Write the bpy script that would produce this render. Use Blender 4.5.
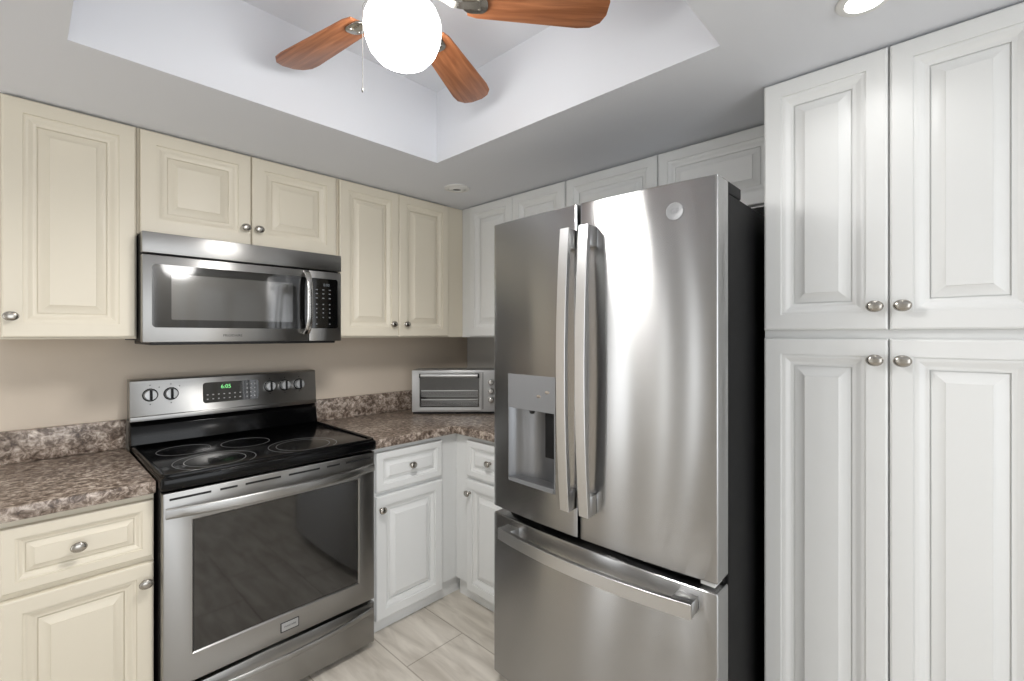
import bpy, bmesh, math, random
from mathutils import Vector, Matrix
for o in list(bpy.data.objects): bpy.data.objects.remove(o, do_unlink=True)
S = bpy.context.scene
COL = S.collection
R = math.radians
PI = math.pi
random.seed(4)

# ------------------------------------------------------------------ camera, world, lights, exposure
cam_d = bpy.data.cameras.new('camera'); cam = bpy.data.objects.new('camera', cam_d); COL.objects.link(cam)
cam_d.sensor_width = 36.0; cam_d.lens = 464.0/1024*36; cam_d.shift_y = -5.8/1024; cam_d.clip_start = 0.02
cam.location = (-2.15, -2.47, 1.35); cam.rotation_euler = (R(90), 0, R(43.45-90))
S.camera = cam
S.view_settings.view_transform = 'Standard'; S.view_settings.look = 'None'
S.view_settings.gamma = 1.0; S.view_settings.use_curve_mapping = False
S.view_settings.exposure = -0.03

W = bpy.data.worlds.new('world'); S.world = W; W.use_nodes = True
wb = W.node_tree.nodes['Background']; wb.inputs[0].default_value = (0.85, 0.92, 1.0, 1); wb.inputs[1].default_value = 1.0

def lamp(name, kind, loc, rot, energy, col=(1, 1, 1), **kw):
    d = bpy.data.lights.new(name, kind); d.energy = energy; d.color = col
    for k, v in kw.items(): setattr(d, k, v)
    o = bpy.data.objects.new(name, d); COL.objects.link(o); o.location = loc; o.rotation_euler = rot
    return o
# daylight through the glass door behind the camera and the window at the end of the galley
lamp('daylight_glass_door', 'AREA', (-2.2, -4.12, 1.15), (R(90), 0, 0), 24, (0.97, 0.985, 1.0), shape='RECTANGLE', size=1.9, size_y=1.9)
lamp('daylight_side_door', 'AREA', (-3.70, -0.78, 1.05), (0, R(-90), 0), 22, (1.0, 0.99, 0.97), shape='RECTANGLE', size=1.95, size_y=1.3)
# recessed ceiling lamps
lamp('recessed_lamp_pantry', 'SPOT', (-0.833, -2.318, 2.095), (0, 0, 0), 2.8, (1.0, 0.99, 0.97), spot_size=R(150), spot_blend=0.7, shadow_soft_size=0.03)
lamp('recessed_lamp_left', 'SPOT', (-2.30, -1.05, 2.095), (0, 0, 0), 3.5, (1.0, 0.95, 0.87), spot_size=R(150), spot_blend=0.7, shadow_soft_size=0.03)
lamp('dome_lamp_rear', 'SPOT', (-1.09, -3.85, 1.89), (0, 0, 0), 1.5, (1.0, 0.98, 0.95), spot_size=R(150), spot_blend=0.7, shadow_soft_size=0.04)

# ------------------------------------------------------------------ materials
def new_mat(name):
    m = bpy.data.materials.new(name); m.use_nodes = True
    nt = m.node_tree; b = nt.nodes['Principled BSDF']
    return m, nt, b
def setp(b, **kw):
    for k, v in kw.items():
        k = k.replace('_', ' ')
        for i in b.inputs:
            if i.name.lower() == k.lower():
                i.default_value = v; break
def srgb(r, g, b):
    f = lambda c: (c/255/12.92) if c/255 <= 0.04045 else ((c/255+0.055)/1.055)**2.4
    return (f(r), f(g), f(b), 1)
def node(nt, t, **kw):
    n = nt.nodes.new(t)
    for k, v in kw.items(): setattr(n, k, v)
    return n
def simple(name, col, rough=0.5, metal=0.0, bump=0.0, bscale=60, **kw):
    m, nt, b = new_mat(name)
    setp(b, Base_Color=col, Roughness=rough, Metallic=metal, **kw)
    tc = node(nt, 'ShaderNodeTexCoord'); nz = node(nt, 'ShaderNodeTexNoise')
    nz.inputs['Scale'].default_value = bscale; nz.inputs['Detail'].default_value = 4
    nt.links.new(tc.outputs['Object'], nz.inputs['Vector'])
    mr = node(nt, 'ShaderNodeMapRange'); dv = 0.0 if metal > 0.5 else 0.025; mr.inputs[3].default_value = max(0, rough-dv); mr.inputs[4].default_value = min(1, rough+dv)
    nt.links.new(nz.outputs['Fac'], mr.inputs[0]); nt.links.new(mr.outputs[0], b.inputs['Roughness'])
    if bump:
        bp = node(nt, 'ShaderNodeBump'); bp.inputs['Strength'].default_value = bump; bp.inputs['Distance'].default_value = 0.002
        nt.links.new(nz.outputs['Fac'], bp.inputs['Height']); nt.links.new(bp.outputs[0], b.inputs['Normal'])
    return m
def steel(name, col, rough=0.26, aniso=0.75, rot=0.25):
    m, nt, b = new_mat(name)
    setp(b, Base_Color=col, Metallic=1.0, Roughness=rough, Anisotropic=aniso, Anisotropic_Rotation=rot)
    tg = node(nt, 'ShaderNodeTangent', direction_type='RADIAL', axis='Z')
    nt.links.new(tg.outputs[0], b.inputs['Tangent'])
    tc = node(nt, 'ShaderNodeTexCoord'); mp = node(nt, 'ShaderNodeMapping'); mp.inputs['Scale'].default_value = (3, 3, 700)
    nz = node(nt, 'ShaderNodeTexNoise'); nz.inputs['Scale'].default_value = 1.0; nz.inputs['Detail'].default_value = 3
    nt.links.new(tc.outputs['Object'], mp.inputs[0]); nt.links.new(mp.outputs[0], nz.inputs['Vector'])
    mr = node(nt, 'ShaderNodeMapRange'); mr.inputs[3].default_value = rough-0.03; mr.inputs[4].default_value = rough+0.03
    nt.links.new(nz.outputs['Fac'], mr.inputs[0]); nt.links.new(mr.outputs[0], b.inputs['Roughness'])
    return m
def emis(name, col, strength):
    m, nt, b = new_mat(name); setp(b, Base_Color=(0, 0, 0, 1), Emission_Color=col, Emission_Strength=strength, Roughness=0.4)
    return m

M_warm_lit = simple('warm_lit_cabinet_paint', srgb(229, 221, 203), 0.38)  # same paint as the white fronts, with warm light mixed into its colour
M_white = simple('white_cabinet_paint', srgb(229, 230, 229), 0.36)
M_wall = simple('beige_wall_paint', srgb(214, 201, 185), 0.75, bump=0.05, bscale=180)
M_ceil = simple('ceiling_paint', srgb(228, 230, 235), 0.85, bump=0.05, bscale=200)
M_shell = simple('pale_wall_paint', srgb(225, 222, 216), 0.8, bump=0.05, bscale=180)
M_nickel = simple('brushed_nickel', srgb(176, 172, 165), 0.24, 1.0)
M_steel = steel('stainless_steel', srgb(174, 174, 174), 0.24, 1.0)
M_steel_r = steel('range_stainless', srgb(162, 161, 159), 0.34, 0.8)
M_chrome = simple('polished_steel', srgb(205, 204, 202), 0.2, 1.0)
M_black = simple('black_enamel', srgb(8, 8, 9), 0.14, IOR=1.33)
M_blackm = simple('black_matte', srgb(14, 14, 15), 0.5)
M_glass = simple('dark_oven_glass', srgb(9, 9, 9), 0.05, IOR=1.9)
M_glass2 = simple('microwave_glass', srgb(9, 9, 9), 0.05, IOR=1.9)
M_darkgrey = simple('dark_grey_case', srgb(18, 18, 19), 0.6, Specular_IOR_Level=0.25)
M_grey = simple('grey_plastic', srgb(122, 123, 125), 0.4)
M_silver = simple('silver_panel', srgb(186, 187, 188), 0.36, 0.6)
M_toast = simple('toaster_silver', srgb(202, 203, 203), 0.34, 0.35)
M_emblem = simple('emblem_grey', srgb(140, 141, 143), 0.5, 0.3)
M_niche = simple('niche_grey', srgb(128, 129, 131), 0.3, 0.8)
M_print = simple('pale_print', srgb(190, 190, 190), 0.5)
M_printd = simple('dark_print', srgb(60, 60, 62), 0.5)
M_ring = simple('burner_print', srgb(122, 122, 122), 0.35)
M_globe = emis('opal_globe', (1.0, 0.985, 0.965, 1), 15.5)
M_lampface = emis('lit_lamp', (1.0, 0.98, 0.95, 1), 14.0)
M_dim = simple('dim_print', srgb(120, 122, 126), 0.5)
M_chain = simple('dark_chain', srgb(96, 94, 90), 0.5, 0.3)
M_dome = emis('opal_dome', (1.0, 0.98, 0.95, 1), 13.0)
M_green = emis('green_digits', (0.25, 0.9, 0.3, 1), 1.2)
M_bluegrey = emis('pale_digits', (0.5, 0.55, 0.6, 1), 0.25)
M_trim = simple('white_trim', srgb(232, 232, 230), 0.5)
M_whitepl = simple('white_plastic', srgb(220, 220, 218), 0.4)

def make_counter():
    m, nt, b = new_mat('brown_granite_laminate')
    tc = node(nt, 'ShaderNodeTexCoord')
    n1 = node(nt, 'ShaderNodeTexNoise'); n1.inputs['Scale'].default_value = 52; n1.inputs['Detail'].default_value = 9; n1.inputs['Roughness'].default_value = 0.68; n1.inputs['Distortion'].default_value = 0.6
    n2 = node(nt, 'ShaderNodeTexNoise'); n2.inputs['Scale'].default_value = 13; n2.inputs['Detail'].default_value = 4
    nt.links.new(tc.outputs['Object'], n1.inputs['Vector']); nt.links.new(tc.outputs['Object'], n2.inputs['Vector'])
    cr = node(nt, 'ShaderNodeValToRGB'); e = cr.color_ramp.elements
    e[0].position = 0.33; e[0].color = srgb(74, 61, 52); e[1].position = 0.68; e[1].color = srgb(232, 221, 210)
    k = e.new(0.45); k.color = srgb(118, 101, 88); k = e.new(0.55); k.color = srgb(178, 163, 150)
    mx = node(nt, 'ShaderNodeMix', data_type='RGBA', blend_type='MULTIPLY'); mx.inputs[0].default_value = 0.75
    c2 = node(nt, 'ShaderNodeValToRGB'); c2.color_ramp.elements[0].position = 0.35; c2.color_ramp.elements[0].color = (0.5, 0.47, 0.45, 1); c2.color_ramp.elements[1].position = 0.65; c2.color_ramp.elements[1].color = (1, 1, 1, 1)
    nt.links.new(n1.outputs['Fac'], cr.inputs[0]); nt.links.new(n2.outputs['Fac'], c2.inputs[0])
    nt.links.new(cr.outputs[0], mx.inputs[6]); nt.links.new(c2.outputs[0], mx.inputs[7]); nt.links.new(mx.outputs[2], b.inputs['Base Color'])
    setp(b, Roughness=0.34, IOR=1.6)
    return m
M_counter = make_counter()

def make_floor():
    m, nt, b = new_mat('stone_plank_tile')
    tc = node(nt, 'ShaderNodeTexCoord'); sx = node(nt, 'ShaderNodeSeparateXYZ'); cb = node(nt, 'ShaderNodeCombineXYZ')
    nt.links.new(tc.outputs['Object'], sx.inputs[0])
    ax = node(nt, 'ShaderNodeMath', operation='ADD'); ax.inputs[1].default_value = 0.78+2.95
    ay = node(nt, 'ShaderNodeMath', operation='ADD'); ay.inputs[1].default_value = 0.863+6.0
    nt.links.new(sx.outputs[0], ax.inputs[0]); nt.links.new(sx.outputs[1], ay.inputs[0])
    nt.links.new(ay.outputs[0], cb.inputs[0]); nt.links.new(ax.outputs[0], cb.inputs[1])
    br = node(nt, 'ShaderNodeTexBrick'); br.offset = 0.5; br.offset_frequency = 2
    br.inputs['Scale'].default_value = 1; br.inputs['Brick Width'].default_value = 0.6; br.inputs['Row Height'].default_value = 0.295
    br.inputs['Mortar Size'].default_value = 0.0028; br.inputs['Mortar Smooth'].default_value = 0.1
    br.inputs['Color1'].default_value = srgb(222, 215, 203); br.inputs['Color2'].default_value = srgb(229, 222, 211); br.inputs['Mortar'].default_value = srgb(182, 174, 160)
    nt.links.new(cb.outputs[0], br.inputs['Vector'])
    mp = node(nt, 'ShaderNodeMapping'); mp.inputs['Scale'].default_value = (9, 1.6, 1)
    nt.links.new(tc.outputs['Object'], mp.inputs[0])
    nz = node(nt, 'ShaderNodeTexNoise'); nz.inputs['Scale'].default_value = 2.2; nz.inputs['Detail'].default_value = 6; nz.inputs['Distortion'].default_value = 0.6
    nt.links.new(mp.outputs[0], nz.inputs['Vector'])
    cr = node(nt, 'ShaderNodeValToRGB'); cr.color_ramp.elements[0].position = 0.3; cr.color_ramp.elements[0].color = (0.62, 0.595, 0.57, 1); cr.color_ramp.elements[1].position = 0.66; cr.color_ramp.elements[1].color = (1, 1, 1, 1)
    nt.links.new(nz.outputs['Fac'], cr.inputs[0])
    mx = node(nt, 'ShaderNodeMix', data_type='RGBA', blend_type='MULTIPLY'); mx.inputs[0].default_value = 0.9
    nt.links.new(br.outputs['Color'], mx.inputs[6]); nt.links.new(cr.outputs[0], mx.inputs[7]); nt.links.new(mx.outputs[2], b.inputs['Base Color'])
    setp(b, Roughness=0.42)
    return m
M_floor = make_floor()

def make_wood():
    m, nt, b = new_mat('cherry_blade_wood')
    tc = node(nt, 'ShaderNodeTexCoord'); mp = node(nt, 'ShaderNodeMapping'); mp.inputs['Scale'].default_value = (2.0, 26, 26)
    nt.links.new(tc.outputs['Object'], mp.inputs[0])
    nz = node(nt, 'ShaderNodeTexNoise'); nz.inputs['Scale'].default_value = 2.2; nz.inputs['Detail'].default_value = 5; nz.inputs['Distortion'].default_value = 0.9
    nt.links.new(mp.outputs[0], nz.inputs['Vector'])
    cr = node(nt, 'ShaderNodeValToRGB'); e = cr.color_ramp.elements
    e[0].position = 0.3; e[0].color = srgb(138, 82, 50); e[1].position = 0.7; e[1].color = srgb(188, 124, 84)
    nt.links.new(nz.outputs['Fac'], cr.inputs[0]); nt.links.new(cr.outputs[0], b.inputs['Base Color'])
    setp(b, Roughness=0.35)
    return m
M_wood = make_wood()

# ------------------------------------------------------------------ mesh helpers
class G:
    """collects shapes; off is subtracted so a thing's parts can be written in room coordinates"""
    def __init__(s, off=(0, 0, 0)): s.bm = bmesh.new(); s.off = Vector(off)
    def add(s, t, m=None):
        if m is not None: bmesh.ops.transform(t, matrix=m, verts=t.verts)
        me = bpy.data.meshes.new('t'); t.to_mesh(me); t.free(); s.bm.from_mesh(me); bpy.data.meshes.remove(me)
    def box(s, x0, x1, y0, y1, z0, z1, bev=0.0, seg=2):
        t = bmesh.new(); bmesh.ops.create_cube(t, size=1)
        for v in t.verts: v.co = Vector(((x0+x1)/2+v.co.x*(x1-x0), (y0+y1)/2+v.co.y*(y1-y0), (z0+z1)/2+v.co.z*(z1-z0)))
        if bev: bmesh.ops.bevel(t, geom=list(t.edges), offset=bev, segments=seg, affect='EDGES', profile=0.5)
        s.add(t); return s
    def prism(s, pts, z0, z1, bev=0.0, m=None, seg=2):
        t = bmesh.new()
        a = [t.verts.new((p[0], p[1], z0)) for p in pts]; b = [t.verts.new((p[0], p[1], z1)) for p in pts]
        n = len(pts)
        t.faces.new(a[::-1]); t.faces.new(b)
        for i in range(n): t.faces.new((a[i], a[(i+1) % n], b[(i+1) % n], b[i]))
        bmesh.ops.recalc_face_normals(t, faces=t.faces)
        if bev:
            ed = [e for e in t.edges if e.is_manifold and e.calc_face_angle() > R(40)]
            bmesh.ops.bevel(t, geom=ed, offset=bev, segments=seg, affect='EDGES', profile=0.5)
        s.add(t, m); return s
    def lathe(s, prof, m=None, n=32, sx=1.0, sy=1.0):
        """prof: (radius, height) along +z, then matrix m"""
        t = bmesh.new(); rows = []
        for r, h in prof:
            if r < 1e-6: rows.append([t.verts.new((0, 0, h))])
            else: rows.append([t.verts.new((r*sx*math.cos(2*PI*i/n), r*sy*math.sin(2*PI*i/n), h)) for i in range(n)])
        for a, b in zip(rows, rows[1:]):
            for i in range(n):
                j = (i+1) % n
                if len(a) == 1 and len(b) == 1: continue
                if len(a) == 1: t.faces.new((a[0], b[j], b[i]))
                elif len(b) == 1: t.faces.new((a[i], a[j], b[0]))
                else: t.faces.new((a[i], a[j], b[j], b[i]))
        for row in (rows[0], rows[-1]):
            if len(row) > 1: t.faces.new(row)
        bmesh.ops.recalc_face_normals(t, faces=t.faces)
        s.add(t, m); return s
    def sweep(s, path, cross, up=(0, 0, 1), cap=True):
        """cross: (side, up) offsets, swept along path"""
        t = bmesh.new(); P = [Vector(p) for p in path]; rows = []; U = Vector(up)
        for i, p in enumerate(P):
            d = (P[min(i+1, len(P)-1)]-P[max(i-1, 0)]).normalized()
            sd = d.cross(U).normalized(); u = sd.cross(d).normalized()
            rows.append([t.verts.new(p+sd*c[0]+u*c[1]) for c in cross])
        n = len(cross)
        for a, b in zip(rows, rows[1:]):
            for i in range(n): t.faces.new((a[i], a[(i+1) % n], b[(i+1) % n], b[i]))
        if cap: t.faces.new(rows[0]); t.faces.new(rows[-1])
        bmesh.ops.recalc_face_normals(t, faces=t.faces)
        s.add(t); return s
    def tube(s, path, r, n=10, up=(0, 0, 1)):
        return s.sweep(path, [(r*math.cos(2*PI*i/n), r*math.sin(2*PI*i/n)) for i in range(n)], up)
    def rings(s, x0, x1, z0, z1, prof, fill=True, back=True):
        """nested rectangles facing -y; prof: (inset, y)"""
        t = bmesh.new(); rows = []
        for i, y in prof:
            rows.append([t.verts.new(c) for c in ((x0+i, y, z0+i), (x1-i, y, z0+i), (x1-i, y, z1-i), (x0+i, y, z1-i))])
        for a, b in zip(rows, rows[1:]):
            for k in range(4): t.faces.new((a[k], a[(k+1) % 4], b[(k+1) % 4], b[k]))
        if fill: t.faces.new(rows[-1])
        if back: t.faces.new(rows[0][::-1])
        s.add(t); return s
    def make(s, name, mat, parent=None, loc=None, smooth=35, rot=None):
        bm = s.bm
        if s.off.length: bmesh.ops.translate(bm, vec=-s.off, verts=bm.verts)
        for f in bm.faces: f.smooth = True
        for e in bm.edges: e.smooth = (not e.is_manifold) is False and e.calc_face_angle() < R(smooth) if e.is_manifold else False
        me = bpy.data.meshes.new(name); bm.to_mesh(me); bm.free()
        me.materials.append(mat)
        o = bpy.data.objects.new(name, me); COL.objects.link(o)
        if parent: o.parent = parent
        if loc: o.location = loc
        if rot: o.rotation_euler = rot
        return o

def thing(name, label, cat, loc=(0, 0, 0), rotz=0, group=None):
    o = bpy.data.objects.new(name, None); COL.objects.link(o); o.location = loc; o.rotation_euler = (0, 0, rotz)
    o.empty_display_size = 0.1
    o['label'] = label; o['category'] = cat
    if group: o['group'] = group
    return o
def struct(o): o['kind'] = 'structure'; return o
FACE = Matrix.Rotation(R(90), 4, 'X')            # turns +z into -y
def at(x, y, z, m=FACE): return Matrix.Translation((x, y, z)) @ m
def letters(name, txt, size, depth, mat, parent, m, align='CENTER'):
    c = bpy.data.curves.new('t', 'FONT'); c.body = txt; c.size = size; c.extrude = depth; c.align_x = align; c.align_y = 'CENTER'
    to = bpy.data.objects.new('t', c); COL.objects.link(to)
    dg = bpy.context.evaluated_depsgraph_get(); dg.update()
    me = bpy.data.meshes.new_from_object(to.evaluated_get(dg)); bpy.data.objects.remove(to); bpy.data.curves.remove(c)
    me.transform(m); me.name = name; me.materials.clear(); me.materials.append(mat)
    o = bpy.data.objects.new(name, me); COL.objects.link(o); o.parent = parent
    return o

# ------------------------------------------------------------------ room
ZC, ZT = 2.108, 2.42
XL, YF = -3.6, -4.2
struct(G().box(XL-0.1, 0.1, YF-0.1, 0.1, -0.1, 0).make('floor', M_floor))
struct(G().box(XL-0.1, 0.1, 0.0, 0.1, 0.0, ZT+0.1).make('wall_back', M_wall))
struct(G().box(0.0, 0.1, YF, -0.0005, 0.0, ZT+0.1).make('wall_right', simple('grey_wall_paint', srgb(205, 203, 199), 0.75, bump=0.05, bscale=180)))
g = G()          # left wall with a window opening
wy0, wy1, wz1 = -1.45, -0.10, 2.05
g.box(XL-0.1, XL, YF, wy0, 0, ZT+0.1).box(XL-0.1, XL, wy1, -0.0005, 0, ZT+0.1).box(XL-0.1, XL, wy0, wy1, wz1, ZT+0.1)
struct(g.make('wall_left', M_shell))
g = G()
dx0, dx1, dz1 = -3.2, -1.2, 2.05
g.box(XL, dx0, YF-0.1, YF, 0, ZT+0.1).box(dx1, 0, YF-0.1, YF, 0, ZT+0.1).box(dx0, dx1, YF-0.1, YF, dz1, ZT+0.1)
struct(g.make('wall_front', M_shell))
tx0, tx1, ty0, ty1 = -2.07, -0.891, -2.03, -0.821
g = G()
e = 0.0005
g.box(XL, -e, ty1, -e, ZC, ZT).box(XL, -e, YF, ty0, ZC, ZT).box(XL, tx0, ty0, ty1, ZC, ZT).box(tx1, -e, ty0, ty1, ZC, ZT)
g.box(XL, -e, YF, -e, ZT, ZT+0.08)
struct(g.make('ceiling', M_ceil))
# light-blocking panels of the side opening and glass door frame (behind the camera)
g = G()
for ya, yb in ((wy0, -1.40), (-1.30, -1.03), (-0.96, -0.52), (-0.20, wy1)): g.box(XL-0.06, XL+0.012, ya, yb, 0.0, wz1)  # wide panels added to let daylight through only in narrow strips
for z in (0.0, wz1-0.06): g.box(XL-0.055, XL+0.01, wy0+0.01, wy1-0.01, z, z+0.06)
struct(g.make('door_2_light_blockers', M_trim))
g = G()
for x in (dx0, (dx0+dx1)/2-0.03, dx1-0.06): g.box(x, x+0.06, YF-0.08, YF+0.012, 0.0, dz1)
for z in (0.0, dz1-0.07): g.box(dx0+0.06, dx1-0.06, YF-0.075, YF+0.01, z, z+0.07)
struct(g.make('door_1', M_trim))

g = G()
for x0_, x1_ in ((-1.02, -0.96), (-0.14, -0.08)): g.box(x0_, x1_, YF-0.0, YF+0.02, 0.0, 2.05)
g.box(-0.9595, -0.1405, YF-0.0, YF+0.02, 1.99, 2.05)
for z0_, z1_ in ((0.18, 0.92), (1.05, 1.86)):
    for x0_, x1_ in ((-0.86, -0.58), (-0.52, -0.24)): g.rings(-x1_, -x0_, z0_, z1_, [(0, -YF-0.003), (0, -YF-0.018), (.02, -YF-0.012), (.05, -YF-0.02)])
for v in g.bm.verts:
    if v.co.y > 0: v.co.x, v.co.y = -v.co.x, -v.co.y
struct(g.make('door_3', M_trim))

# ------------------------------------------------------------------ cabinets
DOORP = [(0, .0185), (0, .0060), (.0015, .0022), (.0055, 0), (.046, 0), (.0466, .0038), (.050, .0034), (.054, .0042), (.060, .0068), (.066, .0098), (.071, .0115), (.0770, .0118), (.0773, .0168), (.0800, .0168), (.0803, .0138), (.083, .0134), (.106, .0034), (.1068, .0020), (.112, .0018)]
def door(name, x0, x1, z0, z1, yf, mat, parent, s=1.0, fr=None):
    pr = []
    for i, y in DOORP:
        k = i if i <= .0055 else .0055+(i-.0055)*s
        pr.append((k, yf+y*(1 if i <= .0055 else min(1, 0.35+0.65*s)*1.12)))
    return G().rings(x0, x1, z0, z1, pr).make(name, mat, parent, smooth=28)
KN = [(.0085, 0), (.0085, .002), (.0055, .004), (.005, .012), (.007, .015), (.0135, .017), (.0158, .0195), (.0163, .0225), (.0155, .0255), (.0125, .0282), (.007, .0298), (0, .0303)]
def knob(x, z, yf, parent):
    g = G(); g.lathe(KN, at(x, yf, z), 28, 1.12, 0.9)
    g.lathe([(.0166, 0), (.0169, .0008), (.0166, .0016)], at(x, yf-.0215, z), 28, 1.12, 0.9)
    return g.make('knob', M_nickel, parent, smooth=50)
def cabinet(name, label, cat, loc, rotz, w, h, d, mat, fronts, group=None, toe=0.0, xb=0.0, notoe=None, x_hi=None):
    """local frame: x along the wall, -y out of it, z up; fronts: (kind, x0, x1, z0, z1, knob x, knob z, s)"""
    t = thing(name, label, cat, loc, rotz, group)
    x1 = w if x_hi is None else x_hi
    G().box(xb, x1, -d, -0.001, toe, h, 0.0012, 1).make('carcass', mat, t)
    if toe: G().box(xb+0.001, x1-0.001, -d+0.024, -0.002, 0.0, toe).make('toe_kick', mat, t)
    for kind, a, b, c, e_, kx, kz, s in fronts:
        o = door(kind, a, b, c, e_, -d-0.0195, mat, t, s)
        if kx is not None: knob(kx, kz, -d-0.0193 if kz > -1 else 0, o)
    return t
ZU = 1.335
H = ZC-ZU-0.001
def U(z): return z-ZU
DU = 0.311
cabinet('wall_cabinet', 'warm-lit single-door wall cabinet left of the microwave, knob at its lower left', 'cabinet', (-2.205, 0, ZU), 0, 0.342, H, DU, M_warm_lit,
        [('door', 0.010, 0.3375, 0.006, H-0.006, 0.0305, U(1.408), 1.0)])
zm = 1.719; Hm = ZC-zm-0.001
cabinet('wall_cabinet', 'short warm-lit two-door wall cabinet directly above the microwave', 'cabinet', (-1.8615, 0, zm), 0, 0.7555, Hm, DU, M_warm_lit,
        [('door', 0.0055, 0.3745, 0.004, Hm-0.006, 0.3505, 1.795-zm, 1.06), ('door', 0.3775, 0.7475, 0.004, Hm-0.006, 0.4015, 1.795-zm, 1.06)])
cabinet('wall_cabinet', 'tall warm-lit two-door wall cabinet between microwave and corner', 'cabinet', (-1.1045, 0, ZU), 0, 1.1025, H, DU, M_warm_lit,
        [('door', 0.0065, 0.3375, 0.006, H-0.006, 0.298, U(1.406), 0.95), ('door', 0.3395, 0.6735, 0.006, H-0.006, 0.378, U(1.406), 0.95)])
RB = -PI/2
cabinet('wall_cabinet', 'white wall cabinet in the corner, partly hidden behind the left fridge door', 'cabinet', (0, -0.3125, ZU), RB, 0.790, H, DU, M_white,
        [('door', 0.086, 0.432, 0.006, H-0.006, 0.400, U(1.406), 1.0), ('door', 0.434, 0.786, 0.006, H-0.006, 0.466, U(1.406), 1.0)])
zf = 1.812; Hf = ZC-zf-0.001
cabinet('wall_cabinet', 'short white two-door wall cabinet above the refrigerator', 'cabinet', (0, -1.1035, zf), RB, 0.944, Hf, DU, M_white,
        [('door', 0.004, 0.4745, 0.008, Hf-0.006, None, 0, 0.9), ('door', 0.4785, 0.938, 0.008, Hf-0.006, None, 0, 0.9)])
# pantry
HP = ZC-0.004
cabinet('pantry_cabinet', 'floor-to-ceiling white pantry cabinet with four doors beside the refrigerator', 'cabinet', (0, -2.0535, 0), RB, 0.600, HP, 0.581, M_white,
        [('door', 0.002, 0.2965, 1.363, HP-0.003, 0.2705, 1.424, 1.0), ('door', 0.2995, 0.594, 1.363, HP-0.003, 0.3265, 1.424, 1.0),
         ('door', 0.002, 0.2965, 0.105, 1.339, 0.2705, 1.283, 1.0), ('door', 0.2995, 0.594, 0.105, 1.339, 0.3265, 1.283, 1.0)], toe=0.10)
# base cabinets
ZCB = 0.846; DB = 0.596
cabinet('base_cabinet', 'warm-lit base cabinet with one drawer and one door left of the range', 'cabinet', (-2.205, 0, 0), 0, 0.3475, ZCB-0.0005, DB, M_warm_lit,
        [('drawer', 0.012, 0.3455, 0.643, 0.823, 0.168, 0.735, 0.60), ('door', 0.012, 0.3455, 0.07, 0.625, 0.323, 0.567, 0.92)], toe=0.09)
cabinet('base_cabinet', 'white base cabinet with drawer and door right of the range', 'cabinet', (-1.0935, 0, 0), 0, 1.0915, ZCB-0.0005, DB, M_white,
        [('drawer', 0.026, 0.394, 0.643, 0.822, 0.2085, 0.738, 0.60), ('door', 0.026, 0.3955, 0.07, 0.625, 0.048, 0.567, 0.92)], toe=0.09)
cabinet('base_cabinet', 'white base cabinet in the corner, its right side behind the refrigerator', 'cabinet', (0, -0.5975, 0), RB, 0.565, ZCB-0.0005, DB, M_white,
        [('drawer', 0.102, 0.448, 0.643, 0.822, 0.274, 0.735, 0.60), ('door', 0.102, 0.448, 0.07, 0.625, 0.108+0.02, 0.562, 0.92)], toe=0.09)

# ------------------------------------------------------------------ countertops
ZK = 0.886
L = (-2.03, -0.3, ZCB)
t = thing('countertop', 'brown mottled countertop left of the range', 'countertop', L)
G(L).box(-2.21, -1.857, -0.634, -0.0015, ZCB, ZK, 0.004).make('slab', M_counter, t)
G(L).box(-2.21, -1.858, -0.0215, -0.0015, ZK+0.0005, 1.003, 0.003).make('backsplash', M_counter, t)
L = (-0.6, -0.3, ZCB)
t = thing('countertop', 'brown mottled corner countertop under the toaster oven', 'countertop', L)
G(L).prism([(-1.0945, -0.0015), (-1.0945, -0.634), (-0.634, -0.634), (-0.634, -1.168), (-0.0015, -1.168), (-0.0015, -0.0015)], ZCB, ZK, 0.004).make('slab', M_counter, t)
G(L).box(-1.093, -0.0015, -0.0215, -0.0015, ZK+0.0005, 1.003, 0.003).make('backsplash', M_counter, t)
G(L).box(-0.0215, -0.0015, -1.166, -0.0225, ZK+0.0005, 1.003, 0.003).make('backsplash', M_counter, t)

# ------------------------------------------------------------------ range
def rrect(x0, x1, z0, z1, r, n=6):
    P = []
    for cx, cz, a0 in ((x1-r, z1-r, 0), (x0+r, z1-r, 90), (x0+r, z0+r, 180), (x1-r, z0+r, 270)):
        for i in range(n+1):
            a = R(a0+90*i/n); P.append((cx+r*math.cos(a), cz+r*math.sin(a)))
    return P
def plate(g, x0, x1, z0, z1, r, yf, th, bev=0.0):
    """rounded plate facing -y, front at yf"""
    g.prism(rrect(x0, x1, z0, z1, r), 0, th, bev, Matrix.Translation((0, yf+th, 0)) @ FACE); return g
OR = (-1.476, -0.34, 0)
rg = thing('range', 'freestanding stainless steel range with black glass cooktop', 'stove', OR)
G(OR).box(-1.848, -1.104, -0.628, -0.02, 0.02, 0.851).make('body', M_blackm, rg)
g = G(OR)
g.box(-1.853, -1.099, -0.676, -0.055, 0.853, 0.8985, 0.013, 3)
rim = []
for x, y in ((-1.843, -0.075), (-1.843, -0.645), (-1.835, -0.661), (-1.82, -0.667), (-1.132, -0.667), (-1.117, -0.661), (-1.109, -0.645), (-1.109, -0.075)): rim.append((x, y, 0.898))
g.tube(rim, 0.0085, 10)
g.make('cooktop', M_black, rg)
for cx, cy, rr in ((-1.668, -0.535, (0.128, 0.095)), (-1.713, -0.285, (0.088,)), (-1.505, -0.32, (0.088,)), (-1.355, -0.535, (0.128, 0.100))):
    g = G(OR)
    for r in rr:
        g.lathe([(r-0.0013, 0), (r+0.0013, 0), (r+0.0013, 0.0005), (r-0.0013, 0.0005), (r-0.0013, 0)], Matrix.Translation((cx, cy, 0.8984)), 56)
    g.make('burner_ring', M_ring, rg)
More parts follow.
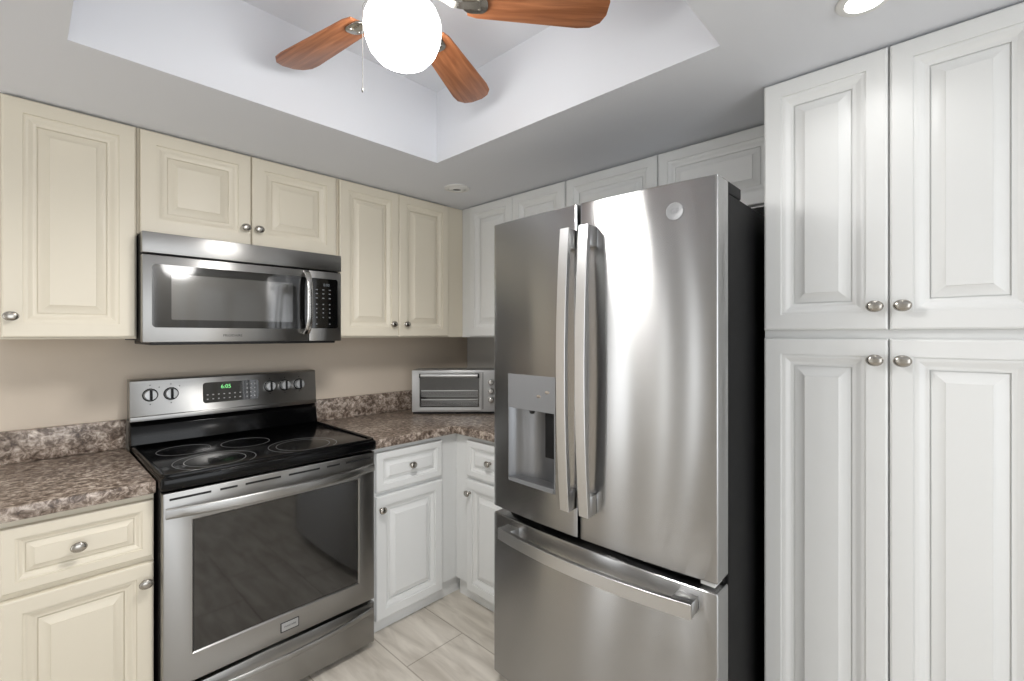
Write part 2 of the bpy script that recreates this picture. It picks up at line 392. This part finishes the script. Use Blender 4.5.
# backguard: black sloped foot and tilted stainless control panel
G(OR).prism([(-0.095, 0.893), (-0.04, 0.893), (-0.04, 0.999), (-0.072, 0.999), (-0.078, 0.985), (-0.09, 0.98), (-0.105, 0.906)], -1.853, -1.107, 0.002,
            Matrix(((0, 0, 1, 0), (1, 0, 0, 0), (0, 1, 0, 0), (0, 0, 0, 1)))).make('backguard', M_black, rg)
cp = G(OR).prism([(-0.1, 1.0), (-0.03, 1.0), (-0.03, 1.168), (-0.078, 1.168), (-0.086, 1.162), (-0.096, 1.02), (-0.1, 1.018)], -1.856, -1.11, 0.0015,
            Matrix(((0, 0, 1, 0), (1, 0, 0, 0), (0, 1, 0, 0), (0, 0, 0, 1)))).make('control_panel', M_steel_r, rg)
def pany(z): return -0.096+(z-1.02)*0.0704
tilt = Matrix.Rotation(R(90-4), 4, 'X')
for x in (-1.79, -1.72, -1.331, -1.262, -1.194):
    z = 1.103
    g = G(OR); m = at(x, pany(z)+0.001, z, tilt)
    g.lathe([(.0265, 0), (.0265, .0025), (.024, .0035)], m, 32)
    kb = g.make('knob', M_black, rg, smooth=40)
    g = G(OR); g.lathe([(.0225, 0.0033), (.0215, .019), (.0195, .022), (0, .0225)], m, 32)
    g.make('cap', M_silver, kb, smooth=40)
    g = G(OR); t2 = G(); t2.box(-.0045, .0045, -.0205, .0205, .0222, .0285, 0.0015)
    bmesh.ops.transform(t2.bm, matrix=m, verts=t2.bm.verts); me = bpy.data.meshes.new('t'); t2.bm.to_mesh(me); g.bm.from_mesh(me); bpy.data.meshes.remove(me)
    g.make('pointer', M_darkgrey, kb)
    for dx, dz in ((0, 0.04), (0, -0.038), (0.03, 0.03)) if x < -1.5 else ((0, 0.037), (0, -0.035)):
        G(OR).box(x+dx-.002, x+dx+.002, pany(z+dz)-.0006, pany(z+dz)+.002, z+dz-.002, z+dz+.002).make('dial_mark', M_printd, cp)
dz0, dz1_ = 1.05, 1.139
g = G(OR); g.prism(rrect(-1.606, -1.382, dz0, dz1_, 0.012), 0, 0.004, 0.0, Matrix.Translation((0, 0, 0)) @ FACE)
dm = Matrix.Translation((0, pany(1.095)-0.002, 1.095)) @ Matrix.Rotation(R(-4), 4, 'X') @ Matrix.Translation((0, 0.0045, -1.095))
bmesh.ops.transform(g.bm, matrix=dm, verts=g.bm.verts)
ds = g.make('display', M_glass, rg)
letters('clock_digits', '6:05', 0.024, 0.0003, M_green, ds, Matrix.Translation((-OR[0]-1.517, -OR[1]+pany(1.117)-0.0024, 1.117)) @ tilt)
g = G(OR)
for i in range(7):
    for j in range(2): G(OR).box(-1.592+i*.0215, -1.586+i*.0215, pany(1.08)-.0032, pany(1.08)+.0005, 1.064+j*.019, 1.068+j*.019).make('touch_key', M_print, ds)
for i in range(3):
    for j in range(4): G(OR).box(-1.434+i*.0165, -1.429+i*.0165, pany(1.09)-.0036, pany(1.09)+.0005, 1.062+j*.019, 1.067+j*.019).make('touch_key', M_print, ds)
# oven door
fd = -0.665
g = G(OR)
X0, X1, Z0, Z1 = -1.8465, -1.1055, 0.213, 0.846
wx0, wx1, wz0_, wz1_ = -1.763, -1.180, 0.308, 0.742
t = bmesh.new(); rows = []
def ringrow(x0, x1, z0, z1, y): return [t.verts.new(c) for c in ((x0, y, z0), (x1, y, z0), (x1, y, z1), (x0, y, z1))]
rows = [ringrow(X0, X1, Z0, Z1, -0.63), ringrow(X0, X1, Z0, Z1, fd+0.006), ringrow(X0+.002, X1-.002, Z0+.002, Z1-.002, fd+0.0015), ringrow(X0+.006, X1-.006, Z0+.006, Z1-.006, fd),
        ringrow(wx0-.004, wx1+.004, wz0_-.004, wz1_+.004, fd), ringrow(wx0, wx1, wz0_, wz1_, fd+.004), ringrow(wx0+.001, wx1-.001, wz0_+.001, wz1_-.001, fd+.012)]
for a, b in zip(rows, rows[1:]):
    for k in range(4): t.faces.new((a[k], a[(k+1) % 4], b[(k+1) % 4], b[k]))
t.faces.new(rows[0][::-1]); t.faces.new(rows[-1])
g.add(t)
od = g.make('oven_door', M_steel_r, rg, smooth=25)
G(OR).box(wx0+.0015, wx1-.0015, fd+.0055, fd+.0115, wz0_+.0015, wz1_-.0015).make('window', M_glass, od)
g = G(OR)
for a, b in ((-1.828, -1.713), (-1.687, -1.634), (-1.609, -1.490), (-1.462, -1.344), (-1.316, -1.262), (-1.236, -1.124)): g.box(a, b, fd-.0006, fd+.004, 0.8205, 0.8275)
g.make('vent_slot', M_blackm, od)
def bow(x0, x1, y, z, b, n=24, sag=0.0, pw=2.0):
    c = (x0+x1)/2; h = (x1-x0)/2
    return [(x0+(x1-x0)*i/n, y-b*(1-abs((x0+(x1-x0)*i/n-c)/h)**pw), z-sag*(1-((x0+(x1-x0)*i/n-c)/h)**2)) for i in range(n+1)]
def oval(w, h, n=16): return [(w*math.copysign(abs(math.cos(2*PI*i/n))**0.6, math.cos(2*PI*i/n)), h*math.copysign(abs(math.sin(2*PI*i/n))**0.6, math.sin(2*PI*i/n))) for i in range(n)]
g = G(OR); g.sweep(bow(-1.838, -1.114, fd-.006, 0.782, 0.042), oval(0.0065, 0.0165))
g.make('handle', M_steel_r, od, smooth=60)
bd = plate(G(OR), -1.492, -1.425, 0.243, 0.279, 0.002, fd-.0015, .003).make('badge', M_printd, od)
bp2 = plate(G(OR), -1.4885, -1.4285, 0.2475, 0.2765, 0.001, fd-.0035, .0025, .0005).make('badge_plate', M_silver, od)
letters('badge_text', 'FRIGIDAIRE', 0.0085, 0.0002, M_printd, od, Matrix.Translation((-OR[0]-1.4585, -OR[1]+fd-.0037, 0.262)) @ FACE)
# storage drawer
g = G(OR); g.box(-1.8465, -1.1055, fd+0.002, -0.63, 0.028, 0.2, 0.004)
dr = g.make('drawer', M_steel_r, rg)
g = G(OR); g.sweep(bow(-1.83, -1.12, fd-.003, 0.172, 0.04), oval(0.006, 0.011))
g.make('handle', M_steel_r, dr, smooth=60)

# ------------------------------------------------------------------ microwave
OM = (-1.4925, -0.2, 1.317)
mw = thing('microwave', 'stainless over-the-range microwave under the short warm-lit cabinet', 'microwave', OM)
g = G(OM); g.box(-1.8595, -1.1255, -0.368, -0.002, 1.329, 1.7165, 0.002)
g.box(-1.835, -1.15, -0.392, -0.05, 1.3125, 1.3285, 0.004)
g.make('body', M_blackm, mw)
fm = -0.40
G(OM).box(-1.8605, -1.1245, fm, -0.3685, 1.643, 1.7175, 0.003).make('vent_panel', M_steel_r, mw)
g = G(OM); g.box(-1.8605, -1.2755, fm, -0.3685, 1.322, 1.6365, 0.004)
md = g.make('door', M_steel_r, mw)
plate(G(OM), -1.832, -1.283, 1.376, 1.604, 0.014, fm-.0015, .004).make('window', M_glass2, md)
plate(G(OM), -1.775, -1.345, 1.405, 1.572, 0.004, fm-.0019, .001).make('mesh_screen', simple('dark_mesh', srgb(52, 52, 51), 0.07, IOR=2.6), md)
G(OM).box(-1.2735, -1.1245, fm, -0.3685, 1.322, 1.6365, 0.004).make('control_panel', M_steel_r, mw)
kp = plate(G(OM), -1.2695, -1.143, 1.379, 1.604, 0.010, fm-.0015, .004).make('keypad', M_glass, mw)
g = G(OM)
for j, z in enumerate((1.553, 1.535, 1.515, 1.487, 1.467, 1.449, 1.428, 1.398)):
    for i, x in enumerate((-1.241, -1.211, -1.181)):
        if j == 7 and i == 1: continue
        w, h = (0.009, 0.004) if j < 3 else (0.0055, 0.005)
        G(OM).box(x-w/2, x+w/2, fm-.0021, fm-.0012, z-h/2, z+h/2).make('key_print', M_dim, kp)
letters('clock_digits', '8:00', 0.017, 0.0003, M_bluegrey, kp, Matrix.Translation((-OM[0]-1.196, -OM[1]+fm-.0019, 1.575-OM[2])) @ FACE)
letters('brand_text', 'FRIGIDAIRE', 0.0135, 0.0002, M_printd, md, Matrix.Translation((-OM[0]-1.575, -OM[1]+fm-.0004, 1.347-OM[2])) @ FACE)
g = G(OM)
P = [(-1.289, fm-.002, 1.356)]
for i in range(17):
    a = i/16; P.append((-1.289, fm-.012-.032*(1-(2*a-1)**4)**0.9, 1.358+a*(1.626-1.358)))
P.append((-1.289, fm-.002, 1.628))
g.sweep(P, oval(0.0125, 0.006), up=(0, -1, 0))
g.make('handle', M_chrome, md, smooth=60)

# ------------------------------------------------------------------ toaster oven (turned across the corner)
tang = math.atan2(-0.353, 0.353)
FL = Vector((-0.592, -0.192, ZK))
wT, dT, hT = 0.515, 0.215, 0.256
cT = FL + Vector((math.cos(tang), math.sin(tang), 0))*wT/2 + Vector((-math.sin(tang), math.cos(tang), 0))*dT/2
to = thing('toaster_oven', 'silver countertop toaster oven standing across the corner of the counter', 'toaster oven', cT, tang)
w2, d2 = wT/2, dT/2
G().box(-w2, w2, -d2+0.02, d2, 0.016, hT, 0.008, 3).make('body', M_silver, to)
for x in (-w2+0.04, w2-0.04):
    for y in (-d2+0.05, d2-0.04):
        G().lathe([(0.013, 0), (0.015, 0.004), (0.014, 0.017)], Matrix.Translation((x, y, 0)), 16).make('foot', M_blackm, to)
G().box(-w2, w2, -d2, -d2+0.0195, 0.014, hT, 0.003).make('front_frame', M_toast, to)
G().box(-w2+0.005, w2-0.005, -d2+0.012, -d2+0.03, 0.003, 0.0135).make('crumb_tray', M_blackm, to)
dxa, dxb = -w2+0.036, w2-0.112
g = G(); g.rings(dxa, dxb, 0.022, hT-0.008, [(0, -d2-0.0005), (0, -d2-0.008), (.002, -d2-0.010), (.009, -d2-0.010), (.010, -d2-0.005)], fill=True)
td = g.make('door', M_toast, to)
G().box(dxa+0.011, dxb-0.011, -d2-0.0085, -d2-0.0055, 0.043, hT-0.02).make('window', simple('smoked_glass', srgb(40, 40, 40), 0.08, IOR=1.9), td)
for z, nm in ((0.135, 'rack'), (0.083, 'tray')):
    g = G(); g.box(dxa+0.02, dxb-0.02, -d2-0.0093, -d2-0.0086, z, z+0.007)
    for k in range(4): g.box(dxa+0.02, dxb-0.02, -d2-0.0091, -d2-0.0086, z-0.009-0.007*k, z-0.0075-0.007*k)
    g.make(nm, M_silver, td)
G().box(dxa+0.002, dxb-0.002, -d2-0.0112, -d2-0.0095, 0.024, 0.043).make('lower_rail', M_toast, td)
hb = G().tube([(dxa+0.02, -d2-0.032, hT-0.027), (dxb-0.02, -d2-0.032, hT-0.029)], 0.0105, 14).make('handle', M_toast, td, smooth=60)
for x in (dxa+0.024, dxb-0.024): G().box(x-0.013, x+0.013, -d2-0.034, -d2-0.0088, hT-0.041, hT-0.017, 0.003).make('handle_bracket', M_blackm, td)
for z in (0.200, 0.148, 0.096):
    g = G(); g.lathe([(.0175, 0), (.0175, .003), (.0145, .005), (.0135, .018), (.012, .0205), (0, .021)], at(w2-0.055, -d2-0.0002, z-0.012), 28)
    kb = g.make('knob', M_chrome, to, smooth=40)
    G().box(w2-0.0575, w2-0.0525, -d2-.0265, -d2-.0195, z-0.012-.0115, z-0.012+.0115, 0.001).make('pointer', M_chrome, kb)
G().box(w2-0.104, w2-0.1005, -d2-0.0012, -d2+0.001, 0.03, hT-0.012).make('trim_strip', M_blackm, to)

# ------------------------------------------------------------------ refrigerator
OF = (-0.48, -1.613, 0)
fr = thing('refrigerator', 'stainless french door refrigerator with water dispenser beside the white pantry', 'refrigerator', OF)
fy0, fy1, fc = -2.026, -1.186, -1.597
XE, BW, XB = -0.897, 0.020, -0.822
def frx(y): return XE-BW*(1-((y+1.606)/0.42)**2)
def curved(y0, y1, z0, z1, n=26, bev=0.006):
    t = bmesh.new()
    pts = [(XB, y0)]+[(frx(y0+(y1-y0)*i/n), y0+(y1-y0)*i/n) for i in range(n+1)]+[(XB, y1)]
    a = [t.verts.new((p[0], p[1], z0)) for p in pts]; b = [t.verts.new((p[0], p[1], z1)) for p in pts]
    k = len(pts)
    t.faces.new(a); t.faces.new(b[::-1])
    for i in range(k): t.faces.new((a[i], b[i], b[(i+1) % k], a[(i+1) % k]))
    bmesh.ops.recalc_face_normals(t, faces=t.faces)
    ed = [e_ for e_ in t.edges if e_.calc_face_angle() > R(40) and min(v.co.x for v in e_.verts) < -0.88]
    bmesh.ops.bevel(t, geom=ed, offset=bev, segments=3, affect='EDGES', profile=0.5)
    return t
g = G(OF); g.box(-0.806, -0.05, fy0+0.004, fy1-0.004, 0.03, 1.742, 0.004); g.make('case', M_darkgrey, fr)
g = G(OF); g.box(-0.8215, -0.8065, fy0+0.012, fy1-0.012, 0.06, 1.735); g.make('gasket', M_blackm, fr)
g = G(OF); g.box(-0.80, -0.10, fy0+0.03, fy1-0.03, 0.0, 0.029); g.make('base', M_blackm, fr)
# right door
g = G(OF); g.add(curved(fy0, fc-0.005, 0.692, 1.773)); rd = g.make('door', M_steel, fr, smooth=22)
# left door with dispenser cut
g = G(OF); g.add(curved(fc+0.005, fy1, 0.692, 1.773)); ld = g.make('door', M_steel, fr, smooth=22)
qy0, qy1, qz0, qz1 = -1.502, -1.272, 0.812, 1.206
cg = G(OF); cg.box(-1.0, -0.845, qy0+.003, qy1-.003, qz0+.003, qz1-.003); cut = cg.make('cutter', M_grey, None); cut.location = OF
md_ = ld.modifiers.new('b', 'BOOLEAN'); md_.operation = 'DIFFERENCE'; md_.object = cut; md_.solver = 'EXACT'
dg = bpy.context.evaluated_depsgraph_get(); dg.update()
nm = bpy.data.meshes.new_from_object(ld.evaluated_get(dg)); ld.modifiers.clear(); ld.data = nm
bpy.data.objects.remove(cut)
nm.materials.clear(); nm.materials.append(M_steel)
for p in nm.polygons: p.use_smooth = True; p.material_index = 0
nm.set_sharp_from_angle(angle=R(22))
# dispenser: control face, niche, spout, paddle, drip tray
fx = frx(-1.39)
def arc_panel(g, y0, y1, z0, z1, out, th, n=10):
    t = bmesh.new(); rows = []
    for i in range(n+1):
        y = y0+(y1-y0)*i/n; x = frx(y)-out
        rows.append([t.verts.new(c) for c in ((x, y, z0), (x, y, z1), (x+th, y, z1), (x+th, y, z0))])
    for a, b in zip(rows, rows[1:]):
        for k in range(4): t.faces.new((a[k], a[(k+1) % 4], b[(k+1) % 4], b[k]))
    t.faces.new(rows[0]); t.faces.new(rows[-1]); bmesh.ops.recalc_face_normals(t, faces=t.faces)
    g.add(t); return g
zsp = 1.082
df = arc_panel(G(OF), qy0, qy1, zsp, qz1, 0.0015, 0.03).make('dispenser_panel', M_grey, ld)
g = G(OF); arc_panel(g, qy0, qy0+.005, qz0, zsp-.0005, 0.001, 0.02, 2); arc_panel(g, qy1-.005, qy1, qz0, zsp-.0005, 0.001, 0.02, 2)
arc_panel(g, qy0+.0055, qy1-.0055, qz0, qz0+.014, 0.0035, 0.03, 8)
g.make('dispenser_trim', M_grey, ld)
t = bmesh.new(); rows = []
for i in range(17):                                   # concave niche wall
    a = i/16; y = qy0+.005+(qy1-qy0-.01)*a
    dpt = 0.052*(math.sin(PI*min(1, max(0, a)))**0.45)
    x = fx+0.004+dpt
    rows.append([t.verts.new((x, y, qz0+.013)), t.verts.new((x, y, zsp))])
for a, b in zip(rows, rows[1:]): t.faces.new((a[0], b[0], b[1], a[1]))
g = G(OF); g.add(t); g.make('dispenser_niche', M_niche, ld, smooth=60)
G(OF).box(fx+.002, fx+.058, qy0+.006, qy1-.006, qz0+.013, qz0+.0145).make('drip_tray', M_niche, ld)
G(OF).lathe([(.006, -.012), (.009, -.010), (.011, 0), (.022, .004)], Matrix.Translation((fx+.024, -1.374, zsp-.004)), 20).make('spout', M_blackm, ld)
G(OF).box(fx+.006, fx+.012, -1.494, -1.449, 0.925, zsp-.001, 0.002).make('paddle', M_darkgrey, ld)
G(OF).box(fx+.0045, fx+.012, -1.4985, -1.4955, 0.92, zsp-.001).make('paddle_gap', M_black, ld)
g = G(OF)
for y, z in ((-1.428, 1.135), (-1.467, 1.152)): g.lathe([(.011, 0), (.010, .0012), (0, .0016)], Matrix.Translation((frx(y)-.0013, y, z)) @ Matrix.Rotation(R(-90), 4, 'Y'), 20, 0.5, 1.0)
g.make('dispenser_button', M_chrome, df)
# handles
def vhandle(y, par):
    n = 28; z0, z1 = 0.79, 1.688
    xs = frx(y)
    P = []
    for i in range(n+1):
        a = i/n; P.append((xs-0.040-0.022*(1-(2*a-1)**2), y, z0+(z1-z0)*a))
    g = G(OF); g.sweep(P, [(-.0175, -.008), (.0175, -.008), (.0175, .007), (.0165, .008), (-.0165, .008), (-.0175, .007)], up=(-1, 0, 0))
    for za, zb in ((z0, z0+.062), (z1-.062, z1)): g.box(xs-0.036, xs-0.0005, y-.0165, y+.0165, za, zb, 0.002)
    return g.make('handle', M_steel_h, par, smooth=40)
M_steel_h = steel('handle_steel', srgb(206, 206, 206), 0.3, 0.4)
vhandle(-1.576, ld); vhandle(-1.649, rd)
# emblem: round medallion with a script monogram
ly, lz = -1.913, 1.692
lm = Matrix.Translation((frx(ly), ly, lz)) @ Matrix.Rotation(R(-90+4), 4, 'Z') @ FACE
g = G(OF); g.lathe([(.0245, -.001), (.0245, .0010), (.0225, .0016), (.0205, .0009), (0, .0009)], lm, 36); g.make('emblem', M_emblem, rd, smooth=30)
letters('monogram', 'GE', 0.02, 0.0004, M_niche, rd, Matrix.Translation(-Vector(OF)) @ lm @ Matrix.Translation((0, 0, .0010)))
# freezer drawer
g = G(OF); g.add(curved(fy0, fy1, 0.055, 0.668)); fz = g.make('freezer_drawer', M_steel, fr, smooth=22)
n = 28; P = []
for i in range(n+1):
    a = i/n; y = -1.978+(-1.273+1.978)*a
    P.append((frx(y)-0.048-0.02*(1-(2*a-1)**2), y, 0.628))
g = G(OF); g.sweep(P, [(-.008, -.020), (.008, -.020), (.008, .019), (.007, .020), (-.007, .020), (-.008, .019)])
for y in (-1.95, -1.301): g.box(frx(y)-0.05, frx(y)-0.0005, y-.028, y+.028, 0.6085, 0.6475, 0.003)
g.make('handle', M_steel_h, fz, smooth=40)
G(OF).box(-0.86, -0.70, fy0+.004, fy0+.07, 1.743, 1.776, 0.004).make('hinge_cover', M_darkgrey, fr)
G(OF).box(-0.86, -0.70, fy1-.07, fy1-.004, 1.743, 1.776, 0.004).make('hinge_cover', M_darkgrey, fr)
G(OF).box(-0.885, -0.83, fy0+.012, fy0+.05, 0.676, 0.686, 0.001).make('hinge', M_whitepl, fr)

# ------------------------------------------------------------------ ceiling fan
FX, FY = -1.468, -1.433
OC = (FX, FY, ZT)
fan = thing('ceiling_fan', 'five-blade wooden ceiling fan with lit white globe in the ceiling recess', 'ceiling fan', OC)
ZB = 2.222-ZT
G().lathe([(0, 0), (.062, -.0005), (.064, -.012), (.05, -.035), (.02, -.045), (.015, -.047), (.015, -.06)], None, 36).make('canopy', M_nickel, fan, smooth=40)
G().lathe([(.016, -.058), (.05, -.064), (.088, -.075), (.098, -.092), (.098, -.128), (.088, -.146), (.07, -.156), (.06, -.175), (.048, -.182), (.048, -.205), (.054, -.212)], None, 44).make('motor_housing', M_nickel, fan, smooth=40)
g = G()
prof = []
lamp('fan_lamp', 'SPOT', (FX, FY, ZT-0.40), (0, 0, 0), 43, (1.0, 0.985, 0.96), spot_size=R(176), spot_blend=0.6, shadow_soft_size=0.12)
for r, h in ((.050, -.2125), (.072, -.217), (.088, -.232), (.0975, -.256), (.099, -.278), (.095, -.303), (.085, -.329), (.066, -.352), (.04, -.367), (.015, -.373), (0, -.374)): prof.append((r, h))
g.lathe(prof, None, 48).make('globe', M_globe, fan, smooth=60)
def blade_mesh(par, ang):
    pts = [(0.165, -0.040), (0.19, -0.048), (0.47, -0.066), (0.505, -0.063), (0.531, -0.046), (0.543, -0.02), (0.543, 0.02), (0.531, 0.046), (0.505, 0.063), (0.47, 0.066), (0.19, 0.048), (0.165, 0.040)]
    rot = (R(-11), 0, R(ang))
    rotm = Matrix.Rotation(R(ang), 4, 'Z') @ Matrix.Rotation(R(-11), 4, 'X')
    b = G().prism(pts, 0, 0.006, 0.001).make('blade', M_wood, par)
    b.location = (0, 0, ZB); b.rotation_euler = rotm.to_euler()
    g = G()
    g.sweep([(0.07, 0, 0.03), (0.10, 0, 0.018), (0.13, 0, -0.004), (0.16, 0, -0.006), (0.2, 0, -0.004)], [(-.011, -.004), (.011, -.004), (.011, .004), (-.011, .004)])
    g.prism(rrect(0.152, 0.222, -0.028, 0.028, 0.024), -0.006, -0.0005, 0.0015)
    for y in (-0.014, 0.014): g.lathe([(.006, 0), (.005, -.003), (0, -.004)], Matrix.Translation((0.20, y, -0.006)), 12)
    g.make('blade_bracket', M_nickel, b, smooth=40)
for a in (27, 99, 171, 243, 317): blade_mesh(fan, a)
dx, dy = -0.0745*math.cos(R(43.45)), 0
pc = Vector((-0.085, 0.075))
g = G(); g.tube([(-.038, .040, -.195), (-.070, .072, -.205), (-.0725, .0765, -.215), (-.0725, .0765, -.425)], 0.0009, 6, up=(1, 1, 0.1))
g.lathe([(0.0005, 0), (.0024, -.004), (.0024, -.012), (0, -.016)], Matrix.Translation((-.0725, .0765, -.425)), 10)
g.make('pull_chain', M_chain, fan)

# ------------------------------------------------------------------ recessed lights
def downlight(x, y, label, lit, k=1.0):
    t = thing('recessed_light', label, 'ceiling light', (x, y, ZC-0.0005))
    sc = lambda P: [(r*k, h) for r, h in P]
    G().lathe(sc([(.066, 0), (.066, -.003), (.061, -.006), (.046, -.006), (.046, -.001), (.044, 0)]), None, 40).make('trim_ring', M_trim, t, smooth=40)
    if lit:
        G().lathe(sc([(.0445, -.0008), (.043, -.004), (.02, -.0055), (0, -.0058)]), None, 32).make('lamp_face', M_lampface, t, smooth=40)
    else:
        G().lathe(sc([(.0445, -.0008), (.0435, -.005), (.03, -.011), (.024, -.012), (.022, -.008), (0, -.007)]), None, 32).make('eyeball', M_trim, t, smooth=40)
        G().lathe(sc([(.0205, -.0085), (.012, -.0095), (0, -.0098)]), None, 24).make('bulb', M_grey, t, smooth=40)
downlight(-0.605, -0.615, 'unlit recessed ceiling light over the corner of the cabinets', False)
downlight(-0.842, -2.328, 'lit recessed ceiling light in front of the white pantry', True, 0.83)

# dome lamp of the next room (seen only as the bright half disc mirrored in the microwave door)
t = thing('dome_light', 'round white ceiling dome lamp behind the viewer, mirrored in the microwave door', 'ceiling light', (-1.09, -3.85, ZC-0.0005))
G().lathe([(0.15, 0), (0.15, -.05), (0.14, -.054), (0, -.054)], None, 40).make('base', M_nickel, t, smooth=40)
G().lathe([(0.138, -.0545), (0.135, -.11), (0.11, -.16), (0.06, -.19), (0, -.2)], None, 40).make('dome', M_dome, t, smooth=60)

# repeats share a group
for o in bpy.data.objects:
    base = o.name.split('.')[0]
    if o.get('category') and base in ('wall_cabinet', 'base_cabinet', 'countertop', 'recessed_light'):
        o['group'] = {'wall_cabinet': 'wall cabinets under the ceiling', 'base_cabinet': 'base cabinets under the countertops',
                      'countertop': 'brown mottled countertops', 'recessed_light': 'recessed ceiling lights'}[base]
